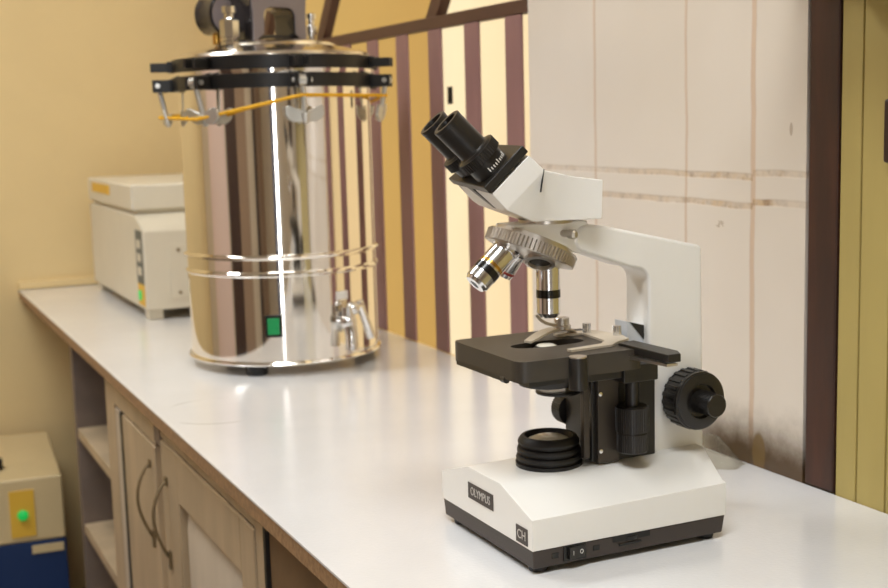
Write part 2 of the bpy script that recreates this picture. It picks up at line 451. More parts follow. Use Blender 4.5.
# ================================================================== WINDOW GRILLE
gr = thing('window_grille', (WX, 2.2, H), 'brown slatted window grille with dark top rail behind the steel steriliser', 'window grille')
GY = 2.2
MB().box(0.0, .018, 1.523 - GY, 2.999 - GY, 0.578, 0.600).build('top_rail', 'rail', gr, bevel=.002)
c0 = 1.574
for k in range(10):
    y = c0 + .1462 * k - GY
    MB().box(0.001, .006, y - .027, y + .027, 0.0005, 0.578).build('slat', 'slat', gr, bevel=.002)
for y0 in (1.885, 2.47, 2.9):
    d = MB()
    d.M = Matrix.Translation((0.015, y0 - GY, .600)) @ Matrix.Rotation(math.radians(58), 4, 'X')
    d.box(-.010, .010, -.006, .20, -.015, .015) if False else None
    d.M = Matrix.Identity(4)
    a, b = (y0 - GY, .598), (y0 - .17 - GY, .80)
    w = .022
    d.prism([(a[0] - w, a[1]), (a[0] + w, a[1]), (b[0] + w, b[1]), (b[0] - w, b[1])], .004, .024, lambda p, q, t: (t, p, q))
    d.build('diagonal_bar', 'rail', gr)
MB().box(0.004, .026, 1.523 - GY, 2.999 - GY, .80, .83).build('upper_rail', 'rail', gr)
MB().box(0.004, .0065, 1.806 - GY, 1.822 - GY, 0.446, 0.476).box(.002, .004, 1.811 - GY, 1.818 - GY, .452, .47).build('latch', 'black_iron', gr)

# ================================================================== MICROSCOPE
MX, MY = 0.1583, 0.888
ms = thing('microscope', (MX, MY, H), 'cream white binocular microscope with black stage and black base tray on the worktop', 'microscope')
# --- base
def base_ring(x, w, dz, inset=0.0):
    s = w - inset
    return [(x, -s, .024), (x, -s, .0536 + dz), (x, -.0385, .0722 + dz), (x, -.034, .0732 + dz), (x, .034, .0732 + dz), (x, .0385, .0722 + dz), (x, s, .0536 + dz), (x, s, .024)]
bs = MB()
rings = [base_ring(0, .0975, 0), base_ring(.22, .0975, .0035)]
last = [(.2205, -.0935, .024), (.2205, -.0935, .0571), (.238, -.0385, .0757), (.240, -.034, .0767), (.240, .034, .0767), (.238, .0385, .0757), (.2205, .0935, .0571), (.2205, .0935, .024)]
bs.loft(rings + [last])
bs.build('base_housing', 'enamel', ms, bevel=.0025, bseg=3)
tr = MB()
tr.loft([[(.002, -.0955, .006), (.217, -.0955, .006), (.217, .0955, .006), (.002, .0955, .006)][::1],
         [(.0008, -.0968, .0238), (.2195, -.0968, .0238), (.2195, .0968, .0238), (.0008, .0968, .0238)]])
tray = tr.build('base_tray', 'black_tray', ms, bevel=.0012)
for fx, fy in ((.014, -.082), (.205, -.082), (.014, .078), (.205, .078)):
    f = MB(); f.M = Matrix.Translation((fx, fy, 0)); f.lathe([(0, 0), (.0085, 0), (.0095, .002), (.0095, .0062), (0, .0062)], 20)
    f.build('rubber_foot', 'black_rubber', tray)
# power switch and brightness wheel on the near side
sw = MB()
sw.box(.0335, .0575, -.0978, -.0958, .0085, .0237)
sws = sw.build('power_switch', 'black_gloss', ms, bevel=.0004)
rk = MB(); rk.prism([(.038, -.0978), (.056, -.0978), (.056, -.0986), (.047, -.0992), (.038, -.1012)], .0105, .0217, lambda a, b, t: (a, b, t))
rk.build('rocker', 'black_knob', sws)
mkx = Matrix.Translation((.0520, -.0991, .0161)) @ Matrix.Rotation(PI / 2, 4, 'X')
lettering('switch_marking', 'O', .0062, mkx, 'white_print', sws, .8)
mkx = Matrix.Translation((.0425, -.1003, .0161)) @ Matrix.Rotation(PI / 2, 4, 'X')
lettering('switch_marking', 'I', .0062, mkx, 'white_print', sws, .8)
sl = MB(); sl.box(.088, .130, -.0972, -.0955, .0178, .0237)
slot = sl.build('dimmer_slot', 'lens_dark', ms)
dw = MB(); dw.M = Matrix.Translation((.109, -.084, .0190)); dw.gear(.0148, .0143, -.0018, .0018, 48)
dw.build('dimmer_wheel', 'black_gloss', slot)
MB().box(.0950, .1200, -.0972, -.0955, .0130, .0152).build('scale_plate', 'black_gloss', ms)
for x0 in (.021, .066):
    MB().box(x0, x0 + .007, -.0969, -.0955, .0135, .0185).build('printed_mark', 'black_gloss', ms)
# name plates on the front
plm = MB().box(-.0007, .0003, -.0205, .0338, .0416, .0578).build('nameplate', 'black_tray', ms)
mm = Matrix(((0, 0, -1, -.0008), (-1, 0, 0, .0066), (0, 1, 0, .0497), (0, 0, 0, 1)))
lettering('lettering', 'OLYMPUS', .0120, mm, 'pale_print', plm, .82)
pl2 = MB().box(-.0007, .0003, -.0890, -.0670, .0265, .0427).build('model_plate', 'black_tray', ms)
mm2 = Matrix(((0, 0, -1, -.0008), (-1, 0, 0, -.078), (0, 1, 0, .0346), (0, 0, 0, 1)))
lettering('lettering', 'CH', .0125, mm2, 'pale_print', pl2, .95)
# --- illuminator
il = MB(); il.M = Matrix.Translation((.0745, .0, .0732))
prof = [(0, 0), (.0335, 0), (.0338, .0045)]
for k in range(3):
    z = .0050 + k * .0078; r = .0330 - .0010 * k
    prof += [(r - .0028, z), (r - .0030, z + .0018), (r, z + .0026), (r + .0002, z + .0048), (r - .0006, z + .0068)]
prof += [(.0285, .0300), (.0270, .0312), (.0245, .0312), (.0225, .0255), (0, .0255)]
il.lathe(prof, 56)
ilo = il.build('illuminator', 'black_rubber', ms, angle=25)
ln = MB(); ln.M = Matrix.Translation((.0745, 0, .0732 + .0256)); ln.lathe([(.0222, 0), (.0195, .002), (.013, .0045), (.0065, .0058), (0, .0062)], 40)
ln.build('field_lens', 'lens', ilo)
# --- arm
def arc(cx, cz, r, a0, a1, n=6):
    return [(cx + r * math.cos(math.radians(a0 + (a1 - a0) * k / n)), cz + r * math.sin(math.radians(a0 + (a1 - a0) * k / n))) for k in range(n + 1)]
armp = [(.250, .072), (.2475, .2815)] + arc(.2425, .2815, .005, 0, 75, 4) + [(.1323, .3126), (.108, .3155)] \
    + arc(.110, .3015, .014, 110, 250, 8) + [(.1600, .2690)] + arc(.1655, .2520, .016, 68, 0, 6) + [(.1815, .072)]
ar = MB(); ar.prism(armp, -.0215, .0215, lambda a, b, t: (a, t, b))
arm = ar.build('arm', 'enamel', ms, bevel=.0035, bseg=3)
scn = MB(); scn.M = align((.0830, -.0170, .3085), (.42, -.90, -.05)); scn.gear(.0036, .0032, 0, .009, 18); scn.lathe([(.0032, .009), (.0046, .0095), (.0048, .0155), (.003, .0175), (0, .018)], 18)
scn.build('clamp_screw', 'satin_steel', arm)
# nosepiece mount, the wedge between arm and turret
nm = MB(); nm.prism([(.030, .3195), (.028, .3165), (.031, .3155), (.096, .2885), (.108, .2880), (.112, .3150), (.112, .3195)], -.019, .019, lambda a, b, t: (a, t, b))
nm.build('nosepiece_mount', 'enamel', ms, bevel=.003, bseg=3)
# --- turret
tilt = math.radians(24)
ax = V((-math.sin(tilt), 0, -math.cos(tilt)))          # out of the lower face
TC = V((.0585, 0, .2950))
tm = MB()
tm.M = align(TC - ax * .006, ax)
tm.m = 0
tm.gear(.0464, .0442, 0.0018, .0125, 68)
tm.lathe([(0, -.0035), (.039, -.0035), (.039, 0), (.0445, .0002), (.0445, .0018)], 56)
tm.lathe([(.0445, .0125), (.0435, .0135), (.0370, .0150), (.0270, .0168), (.015, .0178), (.0, .0178)], 56)
tur = tm.build('nosepiece', 'satin_steel', ms, angle=30)
# seats and lenses: cone half angle equal to the tilt, so that the lens towards the arm hangs vertical
U = V((math.cos(tilt), 0, -math.sin(tilt))); W = V((0, 1, 0))
def seat(az):
    rad = U * math.cos(az) + W * math.sin(az)
    d = (ax * math.cos(tilt) + rad * math.sin(tilt)).normalized()
    p = TC + ax * .0085 + rad * .0240
    return p, d
def objective(az, prof, mats, name='objective_lens'):
    p, d = seat(az)
    o = MB(); o.M = align(p, d); o.lathe(prof, 40, mats)
    return o.build(name, ['steel', 'black_gloss', 'gold', 'red', 'lens_dark'], tur, angle=25)
L40 = [(0, 0), (.0135, 0), (.0135, .004), (.0119, .0042), (.0119, .0255), (.0121, .0257), (.0121, .0335), (.0118, .0337), (.0118, .0490), (.0085, .0535), (.0045, .0545), (0, .0545)]
m40 = [0, 0, 0, 0, 1, 1, 1, 0, 0, 0, 4]
objective(0, L40, m40)
L10 = [(0, 0), (.0142, 0), (.0142, .006), (.0130, .0062), (.0130, .0240), (.0131, .0242), (.0131, .0275), (.0130, .0277), (.0130, .0295), (.0132, .0297), (.0132, .0370), (.0129, .0372), (.0129, .0470), (.0120, .0475), (.0105, .0505), (.0050, .0507), (0, .0507)]
objective(PI, L10, [0, 0, 0, 0, 0, 2, 2, 0, 0, 1, 1, 0, 0, 0, 0, 4])
L4 = [(0, 0), (.0115, 0), (.0115, .004), (.0098, .0042), (.0098, .0195), (.0099, .0197), (.0099, .0222), (.0097, .0224), (.0090, .0265), (.004, .0268), (0, .0268)]
objective(PI / 2, L4, [0, 0, 0, 0, 0, 3, 3, 0, 0, 4])
p, d = seat(-PI / 2)
em = MB(); em.M = align(p + d * .0022, d); em.lathe([(.0150, 0), (.0150, .0045), (.0115, .0055), (.0108, .002), (0, .002)], 36, [0, 0, 0, 1])
em.build('empty_seat', ['satin_steel', 'lens_dark'], tur)
# --- head
phi = math.radians(10)
HO = V((.075, 0, 0)); HA = V((-math.cos(phi), math.sin(phi), 0)); HB = V((math.sin(phi), math.cos(phi), 0))
def hp(a, b, z): return HO + HA * a + HB * b + V((0, 0, z))
def hsec(top, bot, w, lo=None):
    lo = w if lo is None else lo
    return [hp(top[0], -w, top[1]), hp(bot[0], -lo, bot[1]), hp(bot[0], lo, bot[1]), hp(top[0], w, top[1])]
hd = MB()
h0 = hsec((.0322, .3865), (.0694, .3515), .0470); h1 = hsec((.0176, .3725), (.0560, .3367), .0470)
skew = (HA * .7009 + V((0, 0, .7133))) * .006     # the far lower corner of the tube block stands proud
h0[2] += skew + HB * .008; h1[2] += skew * .7 + HB * .008; h0[3] += HB * .008; h1[3] += HB * .008
hd.loft([h0, h1,
         hsec((.0160, .3716), (.0545, .3352), .0470, .0465),
         hsec((-.0175, .3640), (.0238, .3222), .0320),
         hsec((-.0482, .3595), (-.0468, .3220), .0320)])
head = hd.build('head', 'enamel', ms, bevel=.0012)
# joint ring between head and arm
jr = MB(); jr.M = Matrix.Translation((.075, 0, .3185)); jr.lathe([(.0, 0), (.027, 0), (.027, .0038), (0, .0038)], 40)
jr.build('head_collar', 'satin_steel', ms)
# seam of the prism cover and the thumb slot under the plate
MB().loft([[hp(.0170 + o_, -.0466 - e, .3728), hp(.0205 + o_, -.0466 - e, .3512), hp(.0205 + o_, -.0440 - e, .3512), hp(.0170 + o_, -.0440 - e, .3728)] for o_, e in ((0, .0006), (.0008, .0006))]).build('seam', 'lens_dark', head)
AO = V((.0578, .3772)); AA = V((.7009, .7133)); AE = V((-.7133, .7009))
def ip(s_, e, b):
    q = AO + AA * s_ + AE * e
    return hp(q[0], b, q[1])
def iring(s_, e0, e1, w): return [ip(s_, e0, -w), ip(s_, e1, -w), ip(s_, e1, w + .012), ip(s_, e0, w + .012)]
q0 = iring(-.0085, -.0275, .0265, .0485); q1 = iring(0, -.0275, .0265, .0485)
q0[3] += skew; q1[3] += skew
q0 = [q0[3], q0[0], q0[1], q0[2]]; q1 = [q1[3], q1[0], q1[1], q1[2]]
pt = MB(); pt.loft([q0, q1])
pt.build('eyepiece_plate', 'black_paint', head, bevel=.001)
sd_ = HA * .7133 - V((0, 0, .7009))             # outward from the face under the tubes
def us(sx, b, out): return ip(sx, -.0262, b) + sd_ * out + skew * max(0, (b + .047) / .094)
MB().loft([[us(-.0085, .002, o), us(-.0085, .017, o), us(-.0340, -.006, o), us(-.0340, -.013, o)] for o in (-.002, .0012)]).build('thumb_slot', 'lens_dark', head)
axdir = ip(1, 0, 0) - ip(0, 0, 0)
TICK0 = 150
for b in (-.0255, .0255):
    e = MB(); e.M = align(ip(0, -.005, b), axdir)
    e.m = 0
    e.lathe([(0, -.001), (.0185, 0), (.0185, .0135), (.0175, .0145)], 44)
    e.gear(.0218, .0212, .0145, .0245, 44)
    e.lathe([(.0205, .0245), (.0175, .0262), (.0165, .0262), (.0153, .0275), (.0153, .0600), (.0155, .0604), (.0155, .0632), (.0148, .0638), (.0112, .0636), (.0103, .0590), (0, .0585)], 44, [0, 0, 0, 0, 0, 0, 0, 3, 2, 2])
    eo = e.build('eyepiece', ['black_knob', 'black_gloss', 'lens_dark', 'rail_grey'], head, angle=25)
    if b < 0:
        # interpupillary scale: figures and ticks round the lower ring
        tk = MB()
        for k in range(9):
            base = align(ip(0, -.005, b), axdir)
            wv = base.to_3x3().transposed() @ V((.45, -.88, -.25))
            a = math.atan2(wv.y, wv.x) + math.radians((k - 4) * 9)
            # ring angle measured in the eyepiece's own frame
            c_ = [(.0187, .004), (.0187, .0085 if k % 4 == 0 else .0068)]
            pts = [base @ V((r * math.cos(a), r * math.sin(a), h)) for r, h in c_]
            tk.tube(pts, .0006, 5)
        tk.build('scale_ticks', 'white_print', head)
# --- stage
st = MB()
x0, x1, y0, y1, r = .0020, .1405, -.0745, .0690, .010
pl = []
for cx, cy, a in ((x1 - r, y1 - r, 0), (x0 + r, y1 - r, 90), (x0 + r, y0 + r, 180), (x1 - r, y0 + r, 270)):
    for k in range(7):
        t = math.radians(a + 15 * k); pl.append((cx + r * math.cos(t), cy + r * math.sin(t)))
# plate with an oblong opening: top face as a fan of quads between outline and hole
def outline_at(ang, cx, cy):
    dx, dy = math.cos(ang), math.sin(ang); best = None
    n = len(pl)
    for i in range(n):
        ax_, ay = pl[i]; bx, by = pl[(i + 1) % n]
        ex, ey = bx - ax_, by - ay; den = dx * ey - dy * ex
        if abs(den) < 1e-12: continue
        t = ((ax_ - cx) * ey - (ay - cy) * ex) / den; u = ((ax_ - cx) * dy - (ay - cy) * dx) / den
        if t > 0 and -1e-9 <= u <= 1 + 1e-9 and (best is None or t < best): best = t
    return (cx + dx * best, cy + dy * best)
hc = (.0745, -.001); N = 96
hole = []
for i in range(N):
    a = 2 * PI * i / N; c_, s_ = math.cos(a), math.sin(a)
    k = (abs(c_ / .0400) ** 2.6 + abs(s_ / .0150) ** 2.6) ** (-1 / 2.6)
    hole.append((hc[0] + k * c_, hc[1] + k * s_))
angs = [math.atan2(h[1] - hc[1], h[0] - hc[0]) for h in hole]
out = [outline_at(a, *hc) for a in angs]
zt, zb = .1975, .1775
rg = [[(x, y, z) for x, y in L] for L, z in ((hole, zb), (hole, zt), (out, zt), (out, zb), (hole, zb))]
st.loft(rg, cap=False)
stage = st.build('stage', 'stage_top', ms, bevel=0, angle=40)
# guide rail under the front edge
gl = MB(); gl.box(.0016, .005, -.045, .058, .1745, .1790); gl.cyl((.0040, -.046, .1765), (.0040, -.038, .1765), .0036, 14); gl.cyl((.0045, .048, .1760), (.0045, .055, .1760), .0028, 12)
gl.build('guide_rail', 'black_paint', stage)
# specimen holder: plate, sprung finger, two screws, round knob
hz = .1977
hl = MB()
hl.prism([(.0690, -.0560), (.1180, -.0520), (.1300, -.0420), (.1500, -.0320), (.1560, -.0100), (.1480, .0280), (.1370, .0330), (.1010, .0330), (.1010, .0240), (.1280, .0200), (.1240, -.0280), (.1120, -.0410), (.0690, -.0480)], hz, hz + .0022, lambda a, b, t: (a, b, t))
hl.build('slide_holder', 'tan_steel', stage)
fg = MB()
pts = [(.058, .010, .1990), (.066, .013, .2012), (.076, .017, .2038), (.086, .021, .2056), (.096, .024, .2062), (.106, .026, .2058), (.116, .028, .2040), (.123, .030, .2005)]
rings = []
for i, p_ in enumerate(pts):
    w = .0046 + .0026 * math.sin(PI * i / 7)
    nrm = V((-.35, .93, 0)) * w; p_ = V(p_); h_ = V((0, 0, .0011))
    rings.append([p_ - nrm - h_, p_ + nrm - h_, p_ + nrm + h_, p_ - nrm + h_])
fg.loft(rings); fg.build('spring_finger', 'tan_steel', stage)
kn = MB(); kn.M = Matrix.Translation((.106, .024, .2062)); kn.lathe([(0, 0), (.0092, 0), (.0092, .0035), (.0078, .0040), (.0078, .0105), (.0070, .0115), (0, .0118)], 28)
kn.build('holder_knob', 'satin_steel', stage)
wre = MB(); wre.tube([(.0737, .020, .2240), (.0790, .0205, .2180), (.0860, .021, .2138), (.0950, .022, .2110), (.106, .024, .2104)], .0017, 8)
wre.build('spring_wire', 'tan_steel', stage)
for sx, sy in ((.1335, .0205), (.1500, -.0110)):
    k = MB(); k.M = Matrix.Translation((sx, sy, hz + .002)); k.gear(.0044, .0039, 0, .0100, 16); k.build('holder_screw', 'steel', stage)
# mechanical arm that sticks out towards the camera
br = MB(); br.prism([(.1270, -.0480), (.1480, -.0440), (.1515, -.1130), (.1450, -.1270), (.1300, -.1270)], .1920, .2000, lambda a, b, t: (a, b, t))
br.build('vernier_arm', 'black_paint', stage, bevel=.001)
vr = MB(); vr.prism([(.1220, -.0700), (.1300, -.0720), (.1420, -.1260), (.1300, -.1255)], .1885, .1910, lambda a, b, t: (a, b, t)); vr.build('vernier_scale', 'satin_steel', stage)
MB().box(.118, .150, -.066, .060, .1900, .1972).build('carriage', 'black_paint', stage, bevel=.001)
# drive boss on the near edge of the stage
bo = MB(); bo.M = Matrix.Translation((.0640, -.0765, .1660)); bo.lathe([(0, 0), (.0090, 0), (.0090, .0300), (.0086, .0306)], 28)
bo.lathe([(.0086, .0306), (.0086, .0318), (0, .0320)], 28, [1, 1]); bo.build('drive_boss', ['black_paint', 'satin_steel'], stage)
# --- parts under the stage
fb = MB()
fb.box(.112, .1830, -.0300, .0300, .0760, .1600)         # slide block in front of the arm
fb.box(.1060, .1180, -.0315, -.0270, .0785, .1760)       # bright-edged gib
fb.box(.1500, .1830, -.0340, .0340, .1560, .1720)
fb.box(.085, .160, -.0560, .0420, .1660, .1776)          # stage carrier
fb.build('focus_bracket', 'black_paint', ms, bevel=.0012)
gb = MB(); gb.box(.0945, .1010, -.036, -.029, .0840, .1700); gb.box(.1105, .1350, -.0365, -.0295, .0768, .1640)
gib = gb.build('slide_rail', 'rail_grey', ms, bevel=.0008)
for z in (.090, .1480):
    k = MB(); k.M = align((.1130, -.0365, z), (0, -1, 0)); k.lathe([(.0022, 0), (.0022, .0012), (0, .0016)], 14); k.build('rail_screw', 'steel', gib)
sd = MB(); sd.M = Matrix.Translation((.1450, -.0450, 0))
sd.lathe([(0, .0875), (.0145, .0875), (.0153, .0890)], 40)
sd.gear(.0157, .0151, .0890, .1065, 40)
sd.lathe([(.0151, .1065), (.0146, .1075), (.0146, .1090)], 40)
sd.gear(.0170, .0163, .1090, .1335, 40)
sd.lathe([(.0163, .1335), (.0150, .1345), (.0070, .1345), (.0070, .1700), (0, .1700)], 40)
sd.build('stage_drive_knob', 'black_knob', ms, angle=30)
MB().box(.126, .166, -.0600, -.0300, .1610, .1780).build('drive_housing', 'black_paint', ms, bevel=.001)
# condenser
cd = MB(); cd.M = Matrix.Translation((.0735, .0, 0))
cd.lathe([(0, .1555), (.0250, .1555), (.0280, .1565), (.0295, .1600), (.0295, .1700), (.0180, .1720), (.0150, .1900), (.0110, .1955), (0, .1955)], 48)
cd.M = Matrix.Translation((.0865, .0, .0022)); cd.lathe([(.0190, .1440), (.0225, .1440), (.0230, .1455), (.0225, .1470), (.0190, .1470), (.0190, .1440)], 48); cd.M = Matrix.Translation((.0735, .0, 0))   # filter ring below
cd.box(.024, .030, -.004, .004, .1445, .160)
cd.box(-.040, .01, -.036, .030, .1635, .1735)
cnd = cd.build('condenser', 'black_paint', ms, angle=30)
lw = MB(); lw.M = Matrix.Translation((.0865, 0, .0022)); lw.lathe([(0, .1466), (.0191, .1466), (.0191, .1446), (0, .1446)], 40); lw.build('filter_glass', 'lens', cnd)
lt = MB(); lt.M = Matrix.Translation((.0735, 0, 0)); lt.lathe([(.0100, .1955), (.008, .1968), (0, .1972)], 32); lt.build('top_lens', 'lens', cnd)
MB().box(.085, .115, -.020, .020, .1560, .1720).build('condenser_arm', 'black_paint', cnd)
ck = MB(); ck.M = align((.1205, .0300, .1180), (0, 1, 0)); ck.gear(.0165, .0158, 0, .016, 40); ck.lathe([(.006, -.010), (.006, 0)], 16)
ck.build('condenser_knob', 'black_knob', ms)
# --- focus knobs, one each side
def focus(sgn):
    k = MB(); k.M = align((.2235, sgn * .0215, .1305), (0, sgn, 0))
    k.lathe([(0, 0), (.0150, 0), (.0150, .004), (.0285, .0045), (.0300, .0060)], 64)
    k.gear(.0310, .0292, .0060, .0255, 22, duty=.9)
    k.lathe([(.0300, .0255), (.0305, .0270), (.0300, .0295), (.0285, .0300), (.0285, .0312), (.0275, .0318), (.0180, .0325), (.0165, .0290), (0, .0290)], 64)
    ko = k.build('coarse_focus_knob', 'black_knob', ms, angle=30)
    f = MB(); f.M = align((.2235, sgn * .0215, .1305), (0, sgn, 0))
    f.lathe([(0, .029), (.0112, .029)], 40); f.gear(.0122, .0117, .029, .0560, 48); f.lathe([(.0117, .0560), (.0110, .0572), (0, .0574)], 40)
    f.build('fine_focus_knob', 'black_knob', ko, angle=30)
focus(-1); focus(1)
# dark notch on the arm front above the stage
nt = MB(); nt.prism([(.1620, .2125), (.1820, .2070), (.1820, .1850), (.1620, .1850)], -.0115, .0115, lambda a, b, t: (a, t, b)); nto = nt.build('slide_cover', 'pale_grey', ms)
nb = MB(); nb.prism([(.1650, .2120), (.1822, .2074), (.1822, .1920)], -.0125, -.0112, lambda a, b, t: (a, t, b)); nb.build('cover_wedge', 'black_paint', nto)

# ================================================================== STERILISER
TX, TY, TR = 0.3067, 1.9654, 0.1667
sz = thing('steam_steriliser', (TX, TY, H), 'tall polished stainless steel steam steriliser drum with black clamp rings', 'steriliser')
bd = MB()
bd.lathe([(0, .018), (TR + .004, .018), (TR + .0055, .0205), (TR + .004, .0235), (TR, .0245),
          (TR, .1670), (TR + .0016, .1675), (TR + .0034, .1700), (TR + .0034, .1735), (TR + .0016, .1760), (TR, .1765),
          (TR, .1955), (TR + .002, .196), (TR + .0052, .1980), (TR + .0060, .2000), (TR + .0052, .2020), (TR + .002, .2040), (TR, .2045), (TR, .4995), (TR + .0074, .5026), (TR + .0076, .5030), (TR + .0076, .5100), (.150, .5100), (0, .5100)], 128)
drum = bd.build('drum', 'tank', sz, angle=30)
for a in (-20, 100, 220):
    f = MB(); a = math.atan2(-.952, -.307) + math.radians(a); f.M = Matrix.Translation((.146 * math.cos(a), .146 * math.sin(a), 0)); f.lathe([(0, 0), (.0160, 0), (.0180, .002), (.0205, .018), (0, .018)], 24)
    f.build('rubber_foot', 'black_rubber', sz)
lg = MB(); lg.lathe([(TR, .4800), (TR + .0085, .4800), (TR + .0085, .5025), (TR, .5025)], 128); lg.build('clamp_ring', 'black_iron', sz, angle=30)
ug = MB(); ug.lathe([(TR - .004, .5105), (TR + .0075, .5105), (TR + .0075, .5325), (TR - .004, .5325)], 128); ug.build('lid_ring', 'black_iron', sz, angle=30)
ld = MB(); ld.lathe([(.168, .512), (.1685, .5340), (.166, .5385), (.155, .5425), (.135, .5475), (.110, .5530), (.108, .5555), (.098, .5600), (.085, .5625), (.05, .5640), (0, .5645)], 128)
lid = ld.build('lid', 'tank_rim', sz, angle=30)
tocam = math.atan2(-.952, -.307)
def dirv(th):                                     # th degrees to the viewer's right of the direction to the camera
    a = tocam + math.radians(th); return V((math.cos(a), math.sin(a), 0))
# clamps: lugs on both rings, swung-down eye bolt and wing nut
lug0 = None
def make_clamp(th):
    d = dirv(th); t = V((-d.y, d.x, 0))
    root = MB()
    def slab(r0, r1, o0, o1, z0, z1):
        q = [d * r + t * o for r, o in ((r0, o0), (r1, o0), (r1, o1), (r0, o1))]
        root.loft([[V((p_.x, p_.y, z)) for p_ in q] for z in (z0, z1)])
    for s_ in (-1, 1):
        slab(TR + .004, TR + .044, s_ * .0075, s_ * .0135, .5135, .5285)
        slab(TR + .004, TR + .042, s_ * .0075, s_ * .0135, .4790, .5000)
    slab(TR + .004, TR + .016, -.0135, .0135, .5120, .5310)
    slab(TR + .004, TR + .014, -.0135, .0135, .4800, .5010)
    lug = root.build('clamp_lug', 'black_iron', sz, bevel=.001)
    pc = d * (TR + .033) + V((0, 0, .4900))
    pn = MB(); pn.cyl(pc - t * .0165, pc + t * .0165, .0042, 14); pn.build('hinge_pin', 'zinc', lug)
    eb = MB(); dn = (V((0, 0, -1)) - d * .22 + t * .10).normalized()
    eb.cyl(pc - t * .0055, pc + t * .0055, .0095, 18)
    eb.cyl(pc, pc + dn * .072, .0046, 14)
    eb.build('eye_bolt', 'zinc', lug)
    wn_ = MB(); c = pc + dn * .060
    wn_.cyl(c - dn * .008, c + dn * .008, .0095, 16, .0075)
    for s_ in (-1, 1):
        rings = []
        for k, (o, up, w, h) in enumerate(((.004, .0, .0060, .009), (.016, -.002, .0040, .0115), (.026, -.0065, .0036, .0115), (.0325, -.0095, .0024, .007))):
            p_ = c + t * s_ * o - dn * (up * -1)
            p_ = c + t * (s_ * o) + dn * up
            rings.append([p_ + d * w - dn * h, p_ + d * w + dn * h, p_ - d * w + dn * h, p_ - d * w - dn * h])
        wn_.loft(rings)
    wn_.build('wing_nut', 'zinc', lug, bevel=.001)
    return c
cpos = {}
LUGS = (-87, -40, 13, 74, 120, 167, 217)
for k in range(7):
    th = LUGS[k]
    cpos[k] = make_clamp(th)
# lid furniture; local axes here are the room's, the handle faces -y
hn = MB()
outer = [(-.056, .556), (-.0545, .60)] + [(-.046 + .012 * math.cos(math.radians(a)) - .0, .636 + .022 * math.sin(math.radians(a))) for a in (170, 140, 110, 90)]
outer += [(-x, z) for x, z in reversed(outer)]
inner = [(-.031, .571), (-.031, .602), (-.027, .611), (-.019, .615)]
inner += [(-x, z) for x, z in reversed(inner)]
def hring(poly, y): return [(x, y, z) for x, z in poly]
ni, no = len(inner), len(outer)
# split into bands: legs and bridge as quads by sampling both outlines with the same parameter
def sample(poly, n):
    P = [V(p_) for p_ in poly]; L = [0]
    for a, b in zip(P[:-1], P[1:]): L.append(L[-1] + (b - a).length)
    res = []
    for i in range(n):
        s_ = L[-1] * i / (n - 1); k = 0
        while k < len(L) - 2 and L[k + 1] < s_: k += 1
        f = (s_ - L[k]) / (L[k + 1] - L[k]); res.append(P[k].lerp(P[k + 1], f))
    return res
so, si = sample(outer, 25), sample(inner, 25)
rings = []
for o_, i_ in zip(so, si):
    rings.append([(o_[0], -.031, o_[1]), (i_[0], -.031, i_[1]), (i_[0], .031, i_[1]), (o_[0], .031, o_[1])])
hn.loft(rings)
hf = MB(); hf.loft([[(o_[0] * .97, -.0335, o_[1] - .001), (i_[0] * 1.03, -.0335, i_[1] + .001), (i_[0] * 1.03, -.0308, i_[1] + .001), (o_[0] * .97, -.0308, o_[1] - .001)] for o_, i_ in zip(so, si)])  # thin front skin that carries the painted reflection
hn.box(-.050, -.030, -.020, .020, .553, .575).box(.030, .050, -.020, .020, .553, .575).box(-.045, .045, -.022, .022, .559, .571)
hnd = hn.build('lid_handle', 'bakelite', sz, bevel=.004, loc=V((-.014, -.030, 0))); hnd.rotation_euler = (0, 0, math.radians(16)); hf.build('front_sheen', 'sheen_front', hnd, bevel=.0008)
gx, gy = -.095, .010
ga = MB(); ga.M = align((gx - .010, gy + .022, .6080), (.5, -.86, 0)); ga.lathe([(0, 0), (.030, 0), (.0335, .003), (.0335, .034), (.0345, .036), (.0345, .041), (.0305, .042), (.030, .0385), (0, .0385)], 48)
gau = ga.build('pressure_gauge', 'bakelite', sz, angle=30)
dl = MB(); dl.M = align((gx - .010, gy + .022, .6080), (.5, -.86, 0)); dl.lathe([(.0298, .0392), (0, .0394)], 40); dl.build('gauge_dial', 'dial', gau)
gs = MB(); gs.cyl((gx, gy + .006, .550), (gx, gy + .006, .580), .007, 16); gs.build('gauge_stem', 'gold', gau)
sv = MB(); sv.M = Matrix.Translation((-.090, -.052, .553))
sv.lathe([(0, 0), (.016, 0), (.016, .006), (.013, .008), (.013, .012), (.0175, .013), (.0175, .040), (.0145, .043), (.009, .045), (.009, .052), (.0125, .053), (.0125, .064), (0, .066)], 8)
sv.build('steam_valve', 'chrome', sz, angle=20)
vv = MB(); vv.M = Matrix.Translation((.078, .016, .556)); vv.lathe([(0, 0), (.0085, 0), (.0085, .006), (.0065, .007), (.0065, .018), (.0098, .019), (.0098, .034), (.006, .036), (.006, .046), (.009, .047), (.009, .056), (0, .058)], 20)
vv.build('safety_valve', 'chrome', sz, angle=20)
# rocker switch
def on_drum(th, z, r=TR): d = dirv(th); return V((d.x * r, d.y * r, z)), d
p, d = on_drum(-6.3, .0860)
t = V((-d.y, d.x, 0))
def panel(p, d, w, h, o0, o1):
    t = V((-d.y, d.x, 0)); u = V((0, 0, 1))
    return [[p + d * o + t * a * w / 2 + u * b * h / 2 for a, b in ((-1, -1), (1, -1), (1, 1), (-1, 1))] for o in (o0, o1)]
ps = MB().loft(panel(p, d, .0290, .0375, -.003, .004)).build('power_switch', 'black_gloss', sz, bevel=.001)
MB().loft(panel(p, d, .0195, .0275, .003, .0065)).build('rocker', 'green', ps, bevel=.001)
